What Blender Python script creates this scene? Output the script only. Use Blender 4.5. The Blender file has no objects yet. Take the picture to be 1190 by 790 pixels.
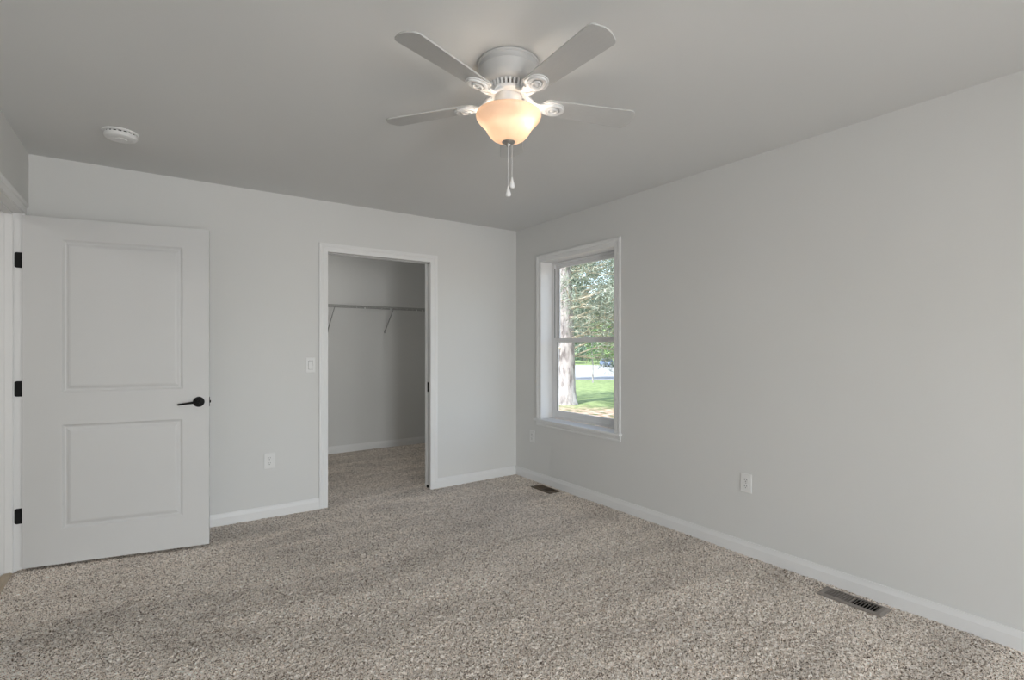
import bpy, bmesh, math, random
import numpy as np
from mathutils import Vector, Matrix

C = bpy.context.scene.collection
R = math.radians
PI = math.pi

# ------------------------------------------------------------------ camera
CAM_H = 1.277
cam_d = bpy.data.cameras.new('camera')
cam = bpy.data.objects.new('camera', cam_d); C.objects.link(cam)
cam.location = (0, 0, CAM_H); cam.rotation_euler = (PI / 2, 0, -R(35.0))
cam_d.sensor_width = 36.0; cam_d.lens = 596.6 / 1190 * 36.0
cam_d.shift_y = 7.94 / 1190; cam_d.clip_start = 0.02; cam_d.clip_end = 500
bpy.context.scene.camera = cam

# ------------------------------------------------------------------ view
vs = bpy.context.scene.view_settings
bpy.context.scene.display_settings.display_device = 'sRGB'
vs.view_transform = 'Standard'; vs.look = 'None'; vs.exposure = -0.04; vs.gamma = 1.0
vs.use_curve_mapping = False

# ------------------------------------------------------------------ sky, sun
w = bpy.data.worlds.new('sky'); bpy.context.scene.world = w; w.use_nodes = True
nt = w.node_tree; nt.nodes.clear()
sky = nt.nodes.new('ShaderNodeTexSky'); sky.sky_type = 'NISHITA'; sky.sun_disc = False
sky.sun_elevation = R(45); sky.sun_rotation = R(250)
bg = nt.nodes.new('ShaderNodeBackground'); bg.inputs['Strength'].default_value = 0.54
wo = nt.nodes.new('ShaderNodeOutputWorld')
hz = nt.nodes.new('ShaderNodeHueSaturation'); hz.inputs['Saturation'].default_value = 0.7   # light summer haze
nt.links.new(sky.outputs[0], hz.inputs['Color']); nt.links.new(hz.outputs[0], bg.inputs[0]); nt.links.new(bg.outputs[0], wo.inputs[0])

def light(name, kind, loc, direction=None, **kw):
    d = bpy.data.lights.new(name, kind)
    for k, v in kw.items(): setattr(d, k, v)
    o = bpy.data.objects.new(name, d); C.objects.link(o); o.location = loc
    if direction is not None:
        o.rotation_euler = Vector(direction).to_track_quat('-Z', 'Y').to_euler()
    return o
light('sun', 'SUN', (-20, 0, 30), (0.60, 0.20, -0.80), energy=7.0, angle=R(0.6), color=(1, 0.95, 0.87))
# added area lights: fill from the two made-up windows behind the camera
light('daylight_fill', 'AREA', (0.45, -2.72, 1.06), (0.06, 1, -0.12), energy=49, shape='RECTANGLE', size=1.0, size_y=1.75, color=(0.965, 0.99, 1.0), spread=R(118))
light('daylight_fill', 'AREA', (2.05, -2.72, 1.06), (-0.30, 1, -0.12), energy=9.5, shape='RECTANGLE', size=1.0, size_y=1.75, color=(0.965, 0.99, 1.0), spread=R(118))
# added point light, brightens the closet's left end; no lamp seen there
light('closet_fill', 'POINT', (1.02, 5.45, 2.22), None, energy=5.8, shadow_soft_size=0.07, color=(1.0, 0.98, 0.94))
# ceiling lamp of the hall beyond the open door
light('hall_lamp', 'AREA', (-1.75, 2.9, 2.40), (0, 0, -1), energy=8, shape='DISK', size=0.3, color=(1, 0.97, 0.93))

# ------------------------------------------------------------------ room numbers
X0, X1, Y1, YB, H = -0.612, 3.000, 4.210, -2.60, 2.44
WT = 0.115                      # partition thickness
WR = 0.165                      # outer wall thickness
CL0, CL1, CB = 0.75, 3.000, 6.285   # closet
OX0, OX1, OH = 1.150, 2.052, 2.037  # closet opening
DY1, DY0, DH = 4.036, 3.100, 2.043  # bedroom doorway in the left wall
WY0, WY1, WZ0, WZ1 = 2.864, 3.800, 0.600, 2.075  # window

# ------------------------------------------------------------------ materials
def mat(name, color=(0.8, 0.8, 0.8), rough=0.5, metal=0.0, spec=0.5, emit=None, estr=0.0):
    m = bpy.data.materials.new(name); m.use_nodes = True
    b = m.node_tree.nodes['Principled BSDF']
    b.inputs['Base Color'].default_value = (*color, 1)
    b.inputs['Roughness'].default_value = rough
    b.inputs['Metallic'].default_value = metal
    b.inputs['Specular IOR Level'].default_value = spec
    if emit:
        b.inputs['Emission Color'].default_value = (*emit, 1); b.inputs['Emission Strength'].default_value = estr
    return m

def noise_mat(name, stops, scale, rough=0.6, detail=4.0, bump=0.0, bump_scale=None, bump_dist=0.01, spec=0.3, coords='Object', stretch=None):
    m = mat(name, stops[0][1], rough, spec=spec)
    t = m.node_tree; b = t.nodes['Principled BSDF']
    tc = t.nodes.new('ShaderNodeTexCoord')
    src = tc.outputs[coords]
    if stretch:
        mp = t.nodes.new('ShaderNodeMapping'); mp.inputs['Scale'].default_value = stretch
        t.links.new(src, mp.inputs[0]); src = mp.outputs[0]
    n = t.nodes.new('ShaderNodeTexNoise'); n.inputs['Scale'].default_value = scale; n.inputs['Detail'].default_value = detail
    t.links.new(src, n.inputs['Vector'])
    r = t.nodes.new('ShaderNodeValToRGB')
    el = r.color_ramp.elements
    while len(el) < len(stops): el.new(0.5)
    for e, (p, c) in zip(el, stops): e.position = p; e.color = (*c, 1)
    t.links.new(n.outputs['Fac'], r.inputs[0]); t.links.new(r.outputs[0], b.inputs['Base Color'])
    if bump:
        n2 = t.nodes.new('ShaderNodeTexNoise'); n2.inputs['Scale'].default_value = bump_scale or scale; n2.inputs['Detail'].default_value = 3
        t.links.new(src, n2.inputs['Vector'])
        bp = t.nodes.new('ShaderNodeBump'); bp.inputs['Strength'].default_value = bump; bp.inputs['Distance'].default_value = bump_dist
        t.links.new(n2.outputs['Fac'], bp.inputs['Height']); t.links.new(bp.outputs[0], b.inputs['Normal'])
    return m

M = {}
M['wall'] = noise_mat('wall_paint', [(0.3, (0.735, 0.735, 0.720)), (0.7, (0.750, 0.750, 0.736))], 1.6, 0.75, 2, 0.15, 160, 0.0012, 0.2)
M['ceiling'] = noise_mat('ceiling_paint', [(0.3, (0.745, 0.750, 0.742)), (0.7, (0.76, 0.765, 0.757))], 1.2, 0.9, 2, 0.15, 120, 0.0012, 0.1)
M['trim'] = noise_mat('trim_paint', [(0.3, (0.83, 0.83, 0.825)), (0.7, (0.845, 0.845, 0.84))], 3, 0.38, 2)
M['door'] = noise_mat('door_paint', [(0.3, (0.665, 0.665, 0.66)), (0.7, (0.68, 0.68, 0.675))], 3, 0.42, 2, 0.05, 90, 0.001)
M['vinyl'] = noise_mat('white_vinyl', [(0.3, (0.82, 0.82, 0.82)), (0.7, (0.835, 0.835, 0.835))], 4, 0.35, 2)
M['plastic'] = noise_mat('white_plastic', [(0.3, (0.82, 0.82, 0.81)), (0.7, (0.84, 0.84, 0.83))], 5, 0.3, 2)
M['dark_slot'] = noise_mat('dark_slot', [(0.3, (0.02, 0.02, 0.02)), (0.7, (0.03, 0.03, 0.03))], 5, 0.8, 2)
M['black'] = noise_mat('matte_black_metal', [(0.3, (0.010, 0.010, 0.010)), (0.7, (0.014, 0.014, 0.014))], 20, 0.6, 2, spec=0.15)
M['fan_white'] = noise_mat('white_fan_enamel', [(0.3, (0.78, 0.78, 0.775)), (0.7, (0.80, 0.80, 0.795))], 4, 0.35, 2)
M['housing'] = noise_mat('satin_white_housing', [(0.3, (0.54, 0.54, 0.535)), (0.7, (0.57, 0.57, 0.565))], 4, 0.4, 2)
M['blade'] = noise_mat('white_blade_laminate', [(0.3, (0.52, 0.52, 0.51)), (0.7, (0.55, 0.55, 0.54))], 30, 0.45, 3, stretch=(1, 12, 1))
M['nickel'] = noise_mat('brushed_nickel', [(0.3, (0.42, 0.42, 0.41)), (0.7, (0.5, 0.5, 0.49))], 60, 0.35, 2)
M['nickel'].node_tree.nodes['Principled BSDF'].inputs['Metallic'].default_value = 0.9
M['wire'] = noise_mat('vinyl_coated_wire', [(0.3, (0.36, 0.36, 0.35)), (0.7, (0.40, 0.40, 0.39))], 20, 0.4, 2)  # wire greyed down: shade under the shelf is put into its colour
M['taupe'] = noise_mat('taupe_register_paint', [(0.3, (0.25, 0.225, 0.20)), (0.7, (0.28, 0.25, 0.225))], 20, 0.45, 2)
M['brown'] = noise_mat('brown_register_paint', [(0.3, (0.115, 0.085, 0.06)), (0.7, (0.135, 0.10, 0.07))], 20, 0.45, 2)
M['duct'] = noise_mat('dark_duct', [(0.3, (0.012, 0.012, 0.012)), (0.7, (0.02, 0.02, 0.02))], 10, 0.7, 2)
M['bark'] = noise_mat('grey_pine_bark', [(0.34, (0.17, 0.15, 0.15)), (0.48, (0.36, 0.335, 0.335)), (0.66, (0.50, 0.475, 0.475))], 9, 0.9, 6, 0.8, 14, 0.05, stretch=(1, 1, 0.35))
M['twig'] = noise_mat('bare_pale_twig', [(0.3, (0.38, 0.33, 0.24)), (0.7, (0.66, 0.60, 0.48))], 8, 0.9, 3)
M['needle'] = noise_mat('pine_needle', [(0.3, (0.08, 0.11, 0.085)), (0.5, (0.22, 0.27, 0.21)), (0.7, (0.44, 0.47, 0.40))], 3.5, 0.7, 5)
M['leaf'] = noise_mat('leaf_green', [(0.3, (0.11, 0.21, 0.10)), (0.55, (0.22, 0.36, 0.19)), (0.75, (0.42, 0.54, 0.34))], 1.6, 0.6, 5)
M['leaf_blue'] = noise_mat('leaf_grey_green', [(0.3, (0.12, 0.20, 0.14)), (0.55, (0.24, 0.35, 0.27)), (0.75, (0.42, 0.52, 0.42))], 1.6, 0.6, 5)
M['leaf_bright'] = noise_mat('leaf_fresh_green', [(0.3, (0.18, 0.30, 0.10)), (0.55, (0.32, 0.46, 0.20)), (0.75, (0.52, 0.62, 0.36))], 1.6, 0.6, 5)
M['drive'] = noise_mat('pale_gravel', [(0.3, (0.32, 0.32, 0.33)), (0.7, (0.42, 0.42, 0.43))], 2.0, 0.9, 6, 0.3, 30, 0.02)
M['oak'] = noise_mat('light_oak_plank', [(0.25, (0.50, 0.40, 0.29)), (0.75, (0.66, 0.56, 0.43))], 6, 0.45, 5, stretch=(14, 1, 1))
M['oak_dark'] = noise_mat('oak_reducer', [(0.25, (0.46, 0.37, 0.26)), (0.75, (0.58, 0.48, 0.36))], 8, 0.45, 5, stretch=(14, 1, 1))
M['car_paint'] = noise_mat('blue_car_paint', [(0.3, (0.16, 0.21, 0.34)), (0.7, (0.19, 0.25, 0.40))], 1, 0.3, 2)
M['car_glass'] = noise_mat('car_glass', [(0.3, (0.06, 0.07, 0.08)), (0.7, (0.08, 0.09, 0.1))], 1, 0.1, 2)
M['tyre'] = noise_mat('tyre_rubber', [(0.3, (0.03, 0.03, 0.03)), (0.7, (0.04, 0.04, 0.04))], 8, 0.8, 2)
M['lens'] = noise_mat('lamp_lens', [(0.3, (0.7, 0.7, 0.7)), (0.7, (0.75, 0.75, 0.75))], 8, 0.2, 2)
M['siding'] = noise_mat('pale_siding', [(0.3, (0.55, 0.55, 0.54)), (0.7, (0.60, 0.60, 0.59))], 2, 0.7, 2)
M['shingle'] = noise_mat('grey_shingle', [(0.3, (0.16, 0.15, 0.15)), (0.7, (0.24, 0.23, 0.22))], 6, 0.9, 4)

def glass_mat():
    m = bpy.data.materials.new('window_glass'); m.use_nodes = True
    t = m.node_tree; t.nodes.clear()
    o = t.nodes.new('ShaderNodeOutputMaterial'); mx = t.nodes.new('ShaderNodeMixShader')
    tr = t.nodes.new('ShaderNodeBsdfTransparent'); tr.inputs[0].default_value = (0.97, 0.985, 0.98, 1)
    gl = t.nodes.new('ShaderNodeBsdfGlossy'); gl.inputs['Roughness'].default_value = 0.02
    lw = t.nodes.new('ShaderNodeLayerWeight'); lw.inputs[0].default_value = 0.5
    pw = t.nodes.new('ShaderNodeMath'); pw.operation = 'POWER'; pw.inputs[1].default_value = 5.0; t.links.new(lw.outputs['Facing'], pw.inputs[0])
    fr = t.nodes.new('ShaderNodeMath'); fr.operation = 'MULTIPLY_ADD'; fr.inputs[1].default_value = 0.9; fr.inputs[2].default_value = 0.03; t.links.new(pw.outputs[0], fr.inputs[0])
    t.links.new(fr.outputs[0], mx.inputs[0]); t.links.new(tr.outputs[0], mx.inputs[1]); t.links.new(gl.outputs[0], mx.inputs[2])
    t.links.new(mx.outputs[0], o.inputs[0]); return m
M['glass'] = glass_mat()

def bowl_mat():
    m = bpy.data.materials.new('frosted_amber_glass'); m.use_nodes = True
    t = m.node_tree; t.nodes.clear()
    o = t.nodes.new('ShaderNodeOutputMaterial')
    tc = t.nodes.new('ShaderNodeTexCoord'); n = t.nodes.new('ShaderNodeTexNoise'); n.inputs['Scale'].default_value = 9; n.inputs['Distortion'].default_value = 2.0
    r = t.nodes.new('ShaderNodeValToRGB')
    r.color_ramp.elements[0].position = 0.35; r.color_ramp.elements[0].color = (0.40, 0.258, 0.170, 1)
    r.color_ramp.elements[1].position = 0.65; r.color_ramp.elements[1].color = (0.46, 0.32, 0.222, 1)
    t.links.new(tc.outputs['Object'], n.inputs['Vector']); t.links.new(n.outputs['Fac'], r.inputs[0])
    tl = t.nodes.new('ShaderNodeBsdfTranslucent'); df = t.nodes.new('ShaderNodeBsdfDiffuse'); gs = t.nodes.new('ShaderNodeBsdfGlossy')
    gs.inputs['Roughness'].default_value = 0.25
    t.links.new(r.outputs[0], tl.inputs[0]); df.inputs[0].default_value = (0.86, 0.72, 0.58, 1)
    a = t.nodes.new('ShaderNodeMixShader'); a.inputs[0].default_value = 0.45
    t.links.new(tl.outputs[0], a.inputs[1]); t.links.new(df.outputs[0], a.inputs[2])
    b = t.nodes.new('ShaderNodeMixShader'); b.inputs[0].default_value = 0.04
    t.links.new(a.outputs[0], b.inputs[1]); t.links.new(gs.outputs[0], b.inputs[2])
    t.links.new(b.outputs[0], o.inputs[0]); return m
M['bowl'] = bowl_mat()
M['bulb'] = mat('lit_bulb', (1, 0.9, 0.75), emit=(1.0, 0.93, 0.84), estr=30)

def carpet_mat():
    m = mat('speckled_beige_carpet', (0.4, 0.37, 0.33), 0.95, spec=0.05)
    t = m.node_tree; b = t.nodes['Principled BSDF']; L = t.links.new
    tc = t.nodes.new('ShaderNodeTexCoord')
    v = t.nodes.new('ShaderNodeTexVoronoi'); v.inputs['Scale'].default_value = 290; L(tc.outputs['Object'], v.inputs['Vector'])
    v2 = t.nodes.new('ShaderNodeTexVoronoi'); v2.inputs['Scale'].default_value = 160; L(tc.outputs['Object'], v2.inputs['Vector'])
    sp = t.nodes.new('ShaderNodeSeparateColor'); L(v.outputs['Color'], sp.inputs[0])
    sp2 = t.nodes.new('ShaderNodeSeparateColor'); L(v2.outputs['Color'], sp2.inputs[0])
    mixv = t.nodes.new('ShaderNodeMix'); mixv.inputs[0].default_value = 0.38
    L(sp.outputs[0], mixv.inputs[2]); L(sp2.outputs[0], mixv.inputs[3])
    r = t.nodes.new('ShaderNodeValToRGB'); el = r.color_ramp.elements
    el.new(0.5); el.new(0.6)
    for e, (p, c) in zip(el, [(0.21, (0.10, 0.074, 0.054)), (0.34, (0.56, 0.465, 0.385)), (0.52, (0.97, 0.855, 0.755)), (0.74, (1.0, 0.95, 0.885))]):
        e.position = p; e.color = (*c, 1)
    L(mixv.outputs[0], r.inputs[0])
    # vacuumed nap: wide soft streaks of pile lying one way or the other
    mp = t.nodes.new('ShaderNodeMapping'); mp.inputs['Rotation'].default_value = (0, 0, R(-18)); mp.inputs['Scale'].default_value = (1.1, 3.6, 1); mp.inputs['Location'].default_value = (5.15, 0.45, 0)
    L(tc.outputs['Object'], mp.inputs[0])
    n = t.nodes.new('ShaderNodeTexNoise'); n.inputs['Scale'].default_value = 1.25; n.inputs['Detail'].default_value = 4; n.inputs['Distortion'].default_value = 0.6
    L(mp.outputs[0], n.inputs['Vector'])
    mr = t.nodes.new('ShaderNodeMapRange'); mr.inputs[1].default_value = 0.32; mr.inputs[2].default_value = 0.68
    mr.inputs[3].default_value = 0.86; mr.inputs[4].default_value = 1.13; L(n.outputs['Fac'], mr.inputs[0])
    mu = t.nodes.new('ShaderNodeVectorMath'); mu.operation = 'SCALE'; L(r.outputs[0], mu.inputs[0]); L(mr.outputs[0], mu.inputs['Scale'])
    L(mu.outputs[0], b.inputs['Base Color'])
    return m
M['carpet'] = carpet_mat()

def ground_mat():
    m = mat('lawn', (0.2, 0.3, 0.1), 0.95, spec=0.1)
    t = m.node_tree; b = t.nodes['Principled BSDF']; L = t.links.new
    tc = t.nodes.new('ShaderNodeTexCoord')
    n1 = t.nodes.new('ShaderNodeTexNoise'); n1.inputs['Scale'].default_value = 4.0; n1.inputs['Detail'].default_value = 8; L(tc.outputs['Object'], n1.inputs['Vector'])
    g = t.nodes.new('ShaderNodeValToRGB'); g.color_ramp.elements[0].position = 0.35; g.color_ramp.elements[1].position = 0.65
    g.color_ramp.elements[0].color = (0.15, 0.21, 0.09, 1); g.color_ramp.elements[1].color = (0.34, 0.42, 0.20, 1); L(n1.outputs['Fac'], g.inputs[0])
    n2 = t.nodes.new('ShaderNodeTexNoise'); n2.inputs['Scale'].default_value = 5.0; n2.inputs['Detail'].default_value = 8; L(tc.outputs['Object'], n2.inputs['Vector'])
    l = t.nodes.new('ShaderNodeValToRGB'); l.color_ramp.elements.new(0.5)
    for e, (p, c) in zip(l.color_ramp.elements, [(0.38, (0.12, 0.15, 0.07)), (0.5, (0.36, 0.26, 0.20)), (0.60, (0.58, 0.45, 0.38))]): e.position = p; e.color = (*c, 1)
    L(n2.outputs['Fac'], l.inputs[0])
    sx = t.nodes.new('ShaderNodeSeparateXYZ'); L(tc.outputs['Object'], sx.inputs[0])
    n3 = t.nodes.new('ShaderNodeTexNoise'); n3.inputs['Scale'].default_value = 0.7; n3.inputs['Detail'].default_value = 4; L(tc.outputs['Object'], n3.inputs['Vector'])
    ad = t.nodes.new('ShaderNodeMath'); ad.operation = 'MULTIPLY_ADD'; ad.inputs[1].default_value = 3.0; L(n3.outputs['Fac'], ad.inputs[0]); L(sx.outputs[1], ad.inputs[2])
    mr = t.nodes.new('ShaderNodeMapRange'); mr.inputs[1].default_value = 15.2; mr.inputs[2].default_value = 16.6; L(ad.outputs[0], mr.inputs[0])
    mx = t.nodes.new('ShaderNodeMix'); mx.data_type = 'RGBA'; L(mr.outputs[0], mx.inputs[0]); L(l.outputs[0], mx.inputs[6]); L(g.outputs[0], mx.inputs[7])
    L(mx.outputs[2], b.inputs['Base Color']); return m
M['lawn'] = ground_mat()

# ------------------------------------------------------------------ mesh helpers
class MB:
    def __init__(s): s.v = []; s.f = []
    def add(s, vs, fs):
        o = len(s.v); s.v += [tuple(p) for p in vs]; s.f += [tuple(i + o for i in f) for f in fs]; return s
    def box(s, a, b):
        x0, y0, z0 = a; x1, y1, z1 = b
        return s.add([(x0, y0, z0), (x1, y0, z0), (x1, y1, z0), (x0, y1, z0), (x0, y0, z1), (x1, y0, z1), (x1, y1, z1), (x0, y1, z1)],
                     [(0, 3, 2, 1), (4, 5, 6, 7), (0, 1, 5, 4), (1, 2, 6, 5), (2, 3, 7, 6), (3, 0, 4, 7)])
    def lathe(s, prof, n=48, c=(0, 0, 0), axis='Z', cap=False):
        vs, fs = [], []
        for r, z in prof:
            for i in range(n):
                a = 2 * PI * i / n; p = (r * math.cos(a), r * math.sin(a), z)
                if axis == 'Y': p = (p[0], p[2], p[1])
                if axis == 'X': p = (p[2], p[0], p[1])
                vs.append((p[0] + c[0], p[1] + c[1], p[2] + c[2]))
        for j in range(len(prof) - 1):
            for i in range(n):
                k = (i + 1) % n; fs.append((j * n + i, j * n + k, (j + 1) * n + k, (j + 1) * n + i))
        if cap: fs.append(tuple(range(n))); fs.append(tuple((len(prof) - 1) * n + i for i in range(n)))
        return s.add(vs, fs)
    def tube(s, pts, r, n=8, cap=True):
        pts = [Vector(p) for p in pts]; rs = r if isinstance(r, (list, tuple)) else [r] * len(pts)
        vs, fs = [], []
        t0 = (pts[1] - pts[0]).normalized(); up = Vector((0, 0, 1)) if abs(t0.z) < 0.9 else Vector((1, 0, 0))
        u = t0.cross(up).normalized()
        for i, p in enumerate(pts):
            t = (pts[min(i + 1, len(pts) - 1)] - pts[max(i - 1, 0)]).normalized()
            u = (u - t * u.dot(t)).normalized(); v = t.cross(u)
            for k in range(n):
                a = 2 * PI * k / n; vs.append(p + (u * math.cos(a) + v * math.sin(a)) * rs[i])
        for i in range(len(pts) - 1):
            for k in range(n):
                q = (k + 1) % n; fs.append((i * n + k, i * n + q, (i + 1) * n + q, (i + 1) * n + k))
        if cap: fs.append(tuple(range(n))); fs.append(tuple((len(pts) - 1) * n + k for k in range(n)))
        return s.add(vs, fs)
    def prism(s, poly, fn0, fn1):
        """poly: 2D points; fn0/fn1 map a 2D point to 3D at both ends."""
        n = len(poly)
        return s.add([fn0(p) for p in poly] + [fn1(p) for p in poly],
                     [tuple(range(n)), tuple(reversed(range(n, 2 * n)))] + [(i, i + n, (i + 1) % n + n, (i + 1) % n) for i in range(n)])
    def build(s, name, m, parent=None, smooth=False, bevel=0, loc=None, rot=None, angle=35):
        me = bpy.data.meshes.new(name); me.from_pydata(s.v, [], s.f); me.update()
        bm = bmesh.new(); bm.from_mesh(me); bmesh.ops.recalc_face_normals(bm, faces=bm.faces); bm.to_mesh(me); bm.free()
        me.materials.append(M[m] if isinstance(m, str) else m)
        o = bpy.data.objects.new(name, me); C.objects.link(o); o.parent = parent
        if loc is not None: o.location = loc
        if rot is not None: o.rotation_euler = rot
        if bevel:
            b = o.modifiers.new('bevel', 'BEVEL'); b.width = bevel; b.segments = 2; b.limit_method = 'ANGLE'; b.angle_limit = R(40)
        if smooth:
            me.polygons.foreach_set('use_smooth', [True] * len(me.polygons))
            me.set_sharp_from_angle(angle=R(angle))
        return o

def tag(o, label=None, cat=None, group=None, kind=None):
    if label: o['label'] = label
    if cat: o['category'] = cat
    if group: o['group'] = group
    if kind: o['kind'] = kind
    return o
def empty(name, loc=(0, 0, 0), rz=0.0):
    o = bpy.data.objects.new(name, None); C.objects.link(o); o.location = loc; o.rotation_euler = (0, 0, rz); o.empty_display_size = 0.1
    return o

# ------------------------------------------------------------------ room shell
b = MB()
b.box((X1, -2.8, -0.2), (X1 + WR, WY0, H)); b.box((X1, WY1, -0.2), (X1 + WR, CB + 0.12, H))
b.box((X1, WY0, -0.2), (X1 + WR, WY1, WZ0 - 0.02)); b.box((X1, WY0, WZ1), (X1 + WR, WY1, H))
tag(b.build('wall_right', 'wall'), 'long pale grey painted wall with the window', 'wall', kind='structure')

b = MB()
yb = Y1 + WT
b.box((X0 - WT, Y1, -0.2), (OX0 - 0.019, yb, H))
b.box((OX0 - 0.019, Y1, OH + 0.019), (X1, yb, H))
b.box((OX1 + 0.012, Y1, -0.2), (X1, Y1 + 0.032, OH + 0.019))          # drywall in front of the pocket
b.box((OX1 + 0.012, yb - 0.032, -0.2), (X1, yb, OH + 0.019))          # and behind it
b.box((OX1 + 0.80, Y1 + 0.032, -0.2), (X1, yb - 0.032, OH + 0.019))
tag(b.build('wall_far', 'wall'), 'pale grey painted wall holding the closet opening', 'wall', kind='structure')

b = MB()
b.box((X0 - WT, DY1 + 0.019, -0.2), (X0, Y1, H))
b.box((X0 - WT, -2.8, -0.2), (X0, DY0 - 0.019, H))
b.box((X0 - WT, DY0 - 0.019, DH + 0.019), (X0, DY1 + 0.019, H))
tag(b.build('wall_left', 'wall'), 'sliver of wall at the left above the open doorway', 'wall', kind='structure')

b = MB()
W2 = [(-0.05, 0.95), (1.55, 2.55)]
xs = [X0, -0.05, 0.95, 1.55, 2.55, X1]
for i in range(5):
    if i in (1, 3):
        b.box((xs[i], YB - WR, -0.2), (xs[i + 1], YB, 0.17)); b.box((xs[i], YB - WR, 1.95), (xs[i + 1], YB, H))
    else: b.box((xs[i], YB - WR, -0.2), (xs[i + 1], YB, H))
tag(b.build('wall_back', 'wall'), 'wall behind the viewer with two added windows', 'wall', kind='structure')

b = MB()
b.box((CL0 - WT, CB, -0.2), (X1, CB + 0.12, H)); b.box((CL0 - WT, yb, -0.2), (CL0, CB, H))
tag(b.build('wall_closet', 'wall'), 'shaded grey wall inside the walk-in closet', 'wall', kind='structure')

b = MB()
b.box((-2.5, 1.9, -0.2), (-2.38, 5.0, H)); b.box((-2.38, 1.9, -0.2), (X0 - WT, 2.02, H)); b.box((-2.38, 4.88, -0.2), (X0 - WT, 5.0, H))
b.box((X0 - WT, Y1 + WT, -0.2), (X0 - WT + 0.1, 5.0, H))
tag(b.build('wall_hall', 'wall'), 'hall wall beyond the open doorway', 'wall', kind='structure')

b = MB().box((-2.6, -2.9, H), (X1 + WR + 0.3, CB + 0.4, H + 0.25))
tag(b.build('ceiling', 'ceiling'), 'flat grey white ceiling with the fan', 'ceiling', kind='structure')

# registers' openings (x0, x1, y0, y1)
REG = [(2.818, 2.938, 0.985, 1.275), (2.826, 2.946, 3.468, 3.738)]

def carpet():
    rng = np.random.default_rng(4)
    st = 0.006
    V, Fc, base = [], [], 0
    CX0 = X0 - 0.040
    for (x0, x1, y0, y1) in ((CX0, X0, DY0, DY1), (X0, X1, YB, Y1), (OX0, OX1 + 0.02, Y1, yb), (CL0, CL1, yb, CB)):
        nx = max(2, int(round((x1 - x0) / st)) + 1); ny = max(2, int(round((y1 - y0) / st)) + 1)
        gx, gy = np.meshgrid(np.linspace(x0, x1, nx), np.linspace(y0, y1, ny))
        z = -0.004 + rng.uniform(-0.0052, 0.0048, gx.shape)
        big = 0.0025 * np.sin(gx * 5.1 + 1.7 * np.sin(gy * 2.3)) * np.sin(gy * 6.3 + 1.3 * np.sin(gx * 3.1))
        z += big
        jx = rng.uniform(-0.0018, 0.0018, gx.shape); jy = rng.uniform(-0.0018, 0.0018, gx.shape)
        jx[:, [0, -1]] = 0; jy[[0, -1], :] = 0
        if x0 == CX0: z[:, 0:3] -= 0.012
        V.append(np.stack([gx + jx, gy + jy, z], -1).reshape(-1, 3))
        idx = np.arange(nx * ny).reshape(ny, nx) + base
        q = np.stack([idx[:-1, :-1], idx[:-1, 1:], idx[1:, 1:], idx[1:, :-1]], -1).reshape(-1, 4)
        cx = (gx[:-1, :-1] + st / 2).ravel(); cy = (gy[:-1, :-1] + st / 2).ravel()
        keep = np.ones(len(q), bool)
        for (a, bb, c, d) in REG: keep &= ~((cx > a + 0.018) & (cx < bb - 0.018) & (cy > c + 0.018) & (cy < d - 0.018))
        Fc.append(q[keep]); base += nx * ny
    V = np.concatenate(V).astype(np.float32); Q = np.concatenate(Fc).astype(np.int32)
    me = bpy.data.meshes.new('floor')
    me.vertices.add(len(V)); me.vertices.foreach_set('co', V.ravel())
    me.loops.add(Q.size); me.loops.foreach_set('vertex_index', Q.ravel())
    me.polygons.add(len(Q)); me.polygons.foreach_set('loop_start', np.arange(0, Q.size, 4, dtype=np.int32)); me.polygons.foreach_set('loop_total', np.full(len(Q), 4, np.int32))
    me.update(calc_edges=True); me.materials.append(M['carpet'])
    me.polygons.foreach_set('use_smooth', np.ones(len(Q), bool))
    o = bpy.data.objects.new('floor', me); C.objects.link(o); return o
tag(carpet(), 'speckled beige brown cut pile carpet over the whole room', 'floor', kind='structure')
b = MB().box((X0 - 0.12, YB - 0.2, -0.2), (X1 + 0.1, CB + 0.1, -0.12))
tag(b.build('floor_slab', 'duct'), 'dark floor deck under the carpet', 'floor', kind='structure')
b = MB()
for i in range(14):
    x = -2.38 + i * 0.125
    if x + 0.123 < X0 - 0.062: b.box((x, 2.02, -0.05), (x + 0.1235, 4.88, -0.024))
b.box((-0.756, 2.02, -0.05), (X0 - 0.056, 4.88, -0.0245))
tag(b.build('floor_hall', 'oak'), 'light oak plank floor of the hall', 'floor', kind='structure')

# ------------------------------------------------------------------ baseboards
BB = [(0, -0.02), (0.014, -0.02), (0.014, 0.053), (0.0115, 0.062), (0.009, 0.072), (0.0075, 0.083), (0, 0.083)]
def baseboard(name, A, B, n, label):
    A, B, n = Vector((*A, 0)), Vector((*B, 0)), Vector((*n, 0))
    f = lambda P: (lambda p: tuple(P + n * p[0] + Vector((0, 0, p[1]))))
    o = MB().prism(BB, f(A), f(B)).build(name, 'trim')
    return tag(o, label, 'baseboard', kind='structure')
CW = 0.066                                        # casing width
baseboard('baseboard_right', (X1, YB), (X1, Y1), (-1, 0), 'white baseboard along the window wall')
baseboard('baseboard_far', (X0, Y1), (OX0 - 0.004 - CW, Y1), (0, -1), 'white baseboard left of the closet, behind the door')
baseboard('baseboard_corner', (OX1 + CW - 0.008, Y1), (X1 - 0.014, Y1), (0, -1), 'short white baseboard between closet and room corner')
baseboard('baseboard_closet', (CL0, CB), (CL1, CB), (0, -1), 'white baseboard at the back of the closet')
baseboard('baseboard_closet_side', (CL1, yb), (CL1, CB - 0.014), (-1, 0), 'white baseboard on the closet side wall')
baseboard('baseboard_left', (X0, YB), (X0, DY0 - CW), (1, 0), 'white baseboard on the doorway wall')

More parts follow.
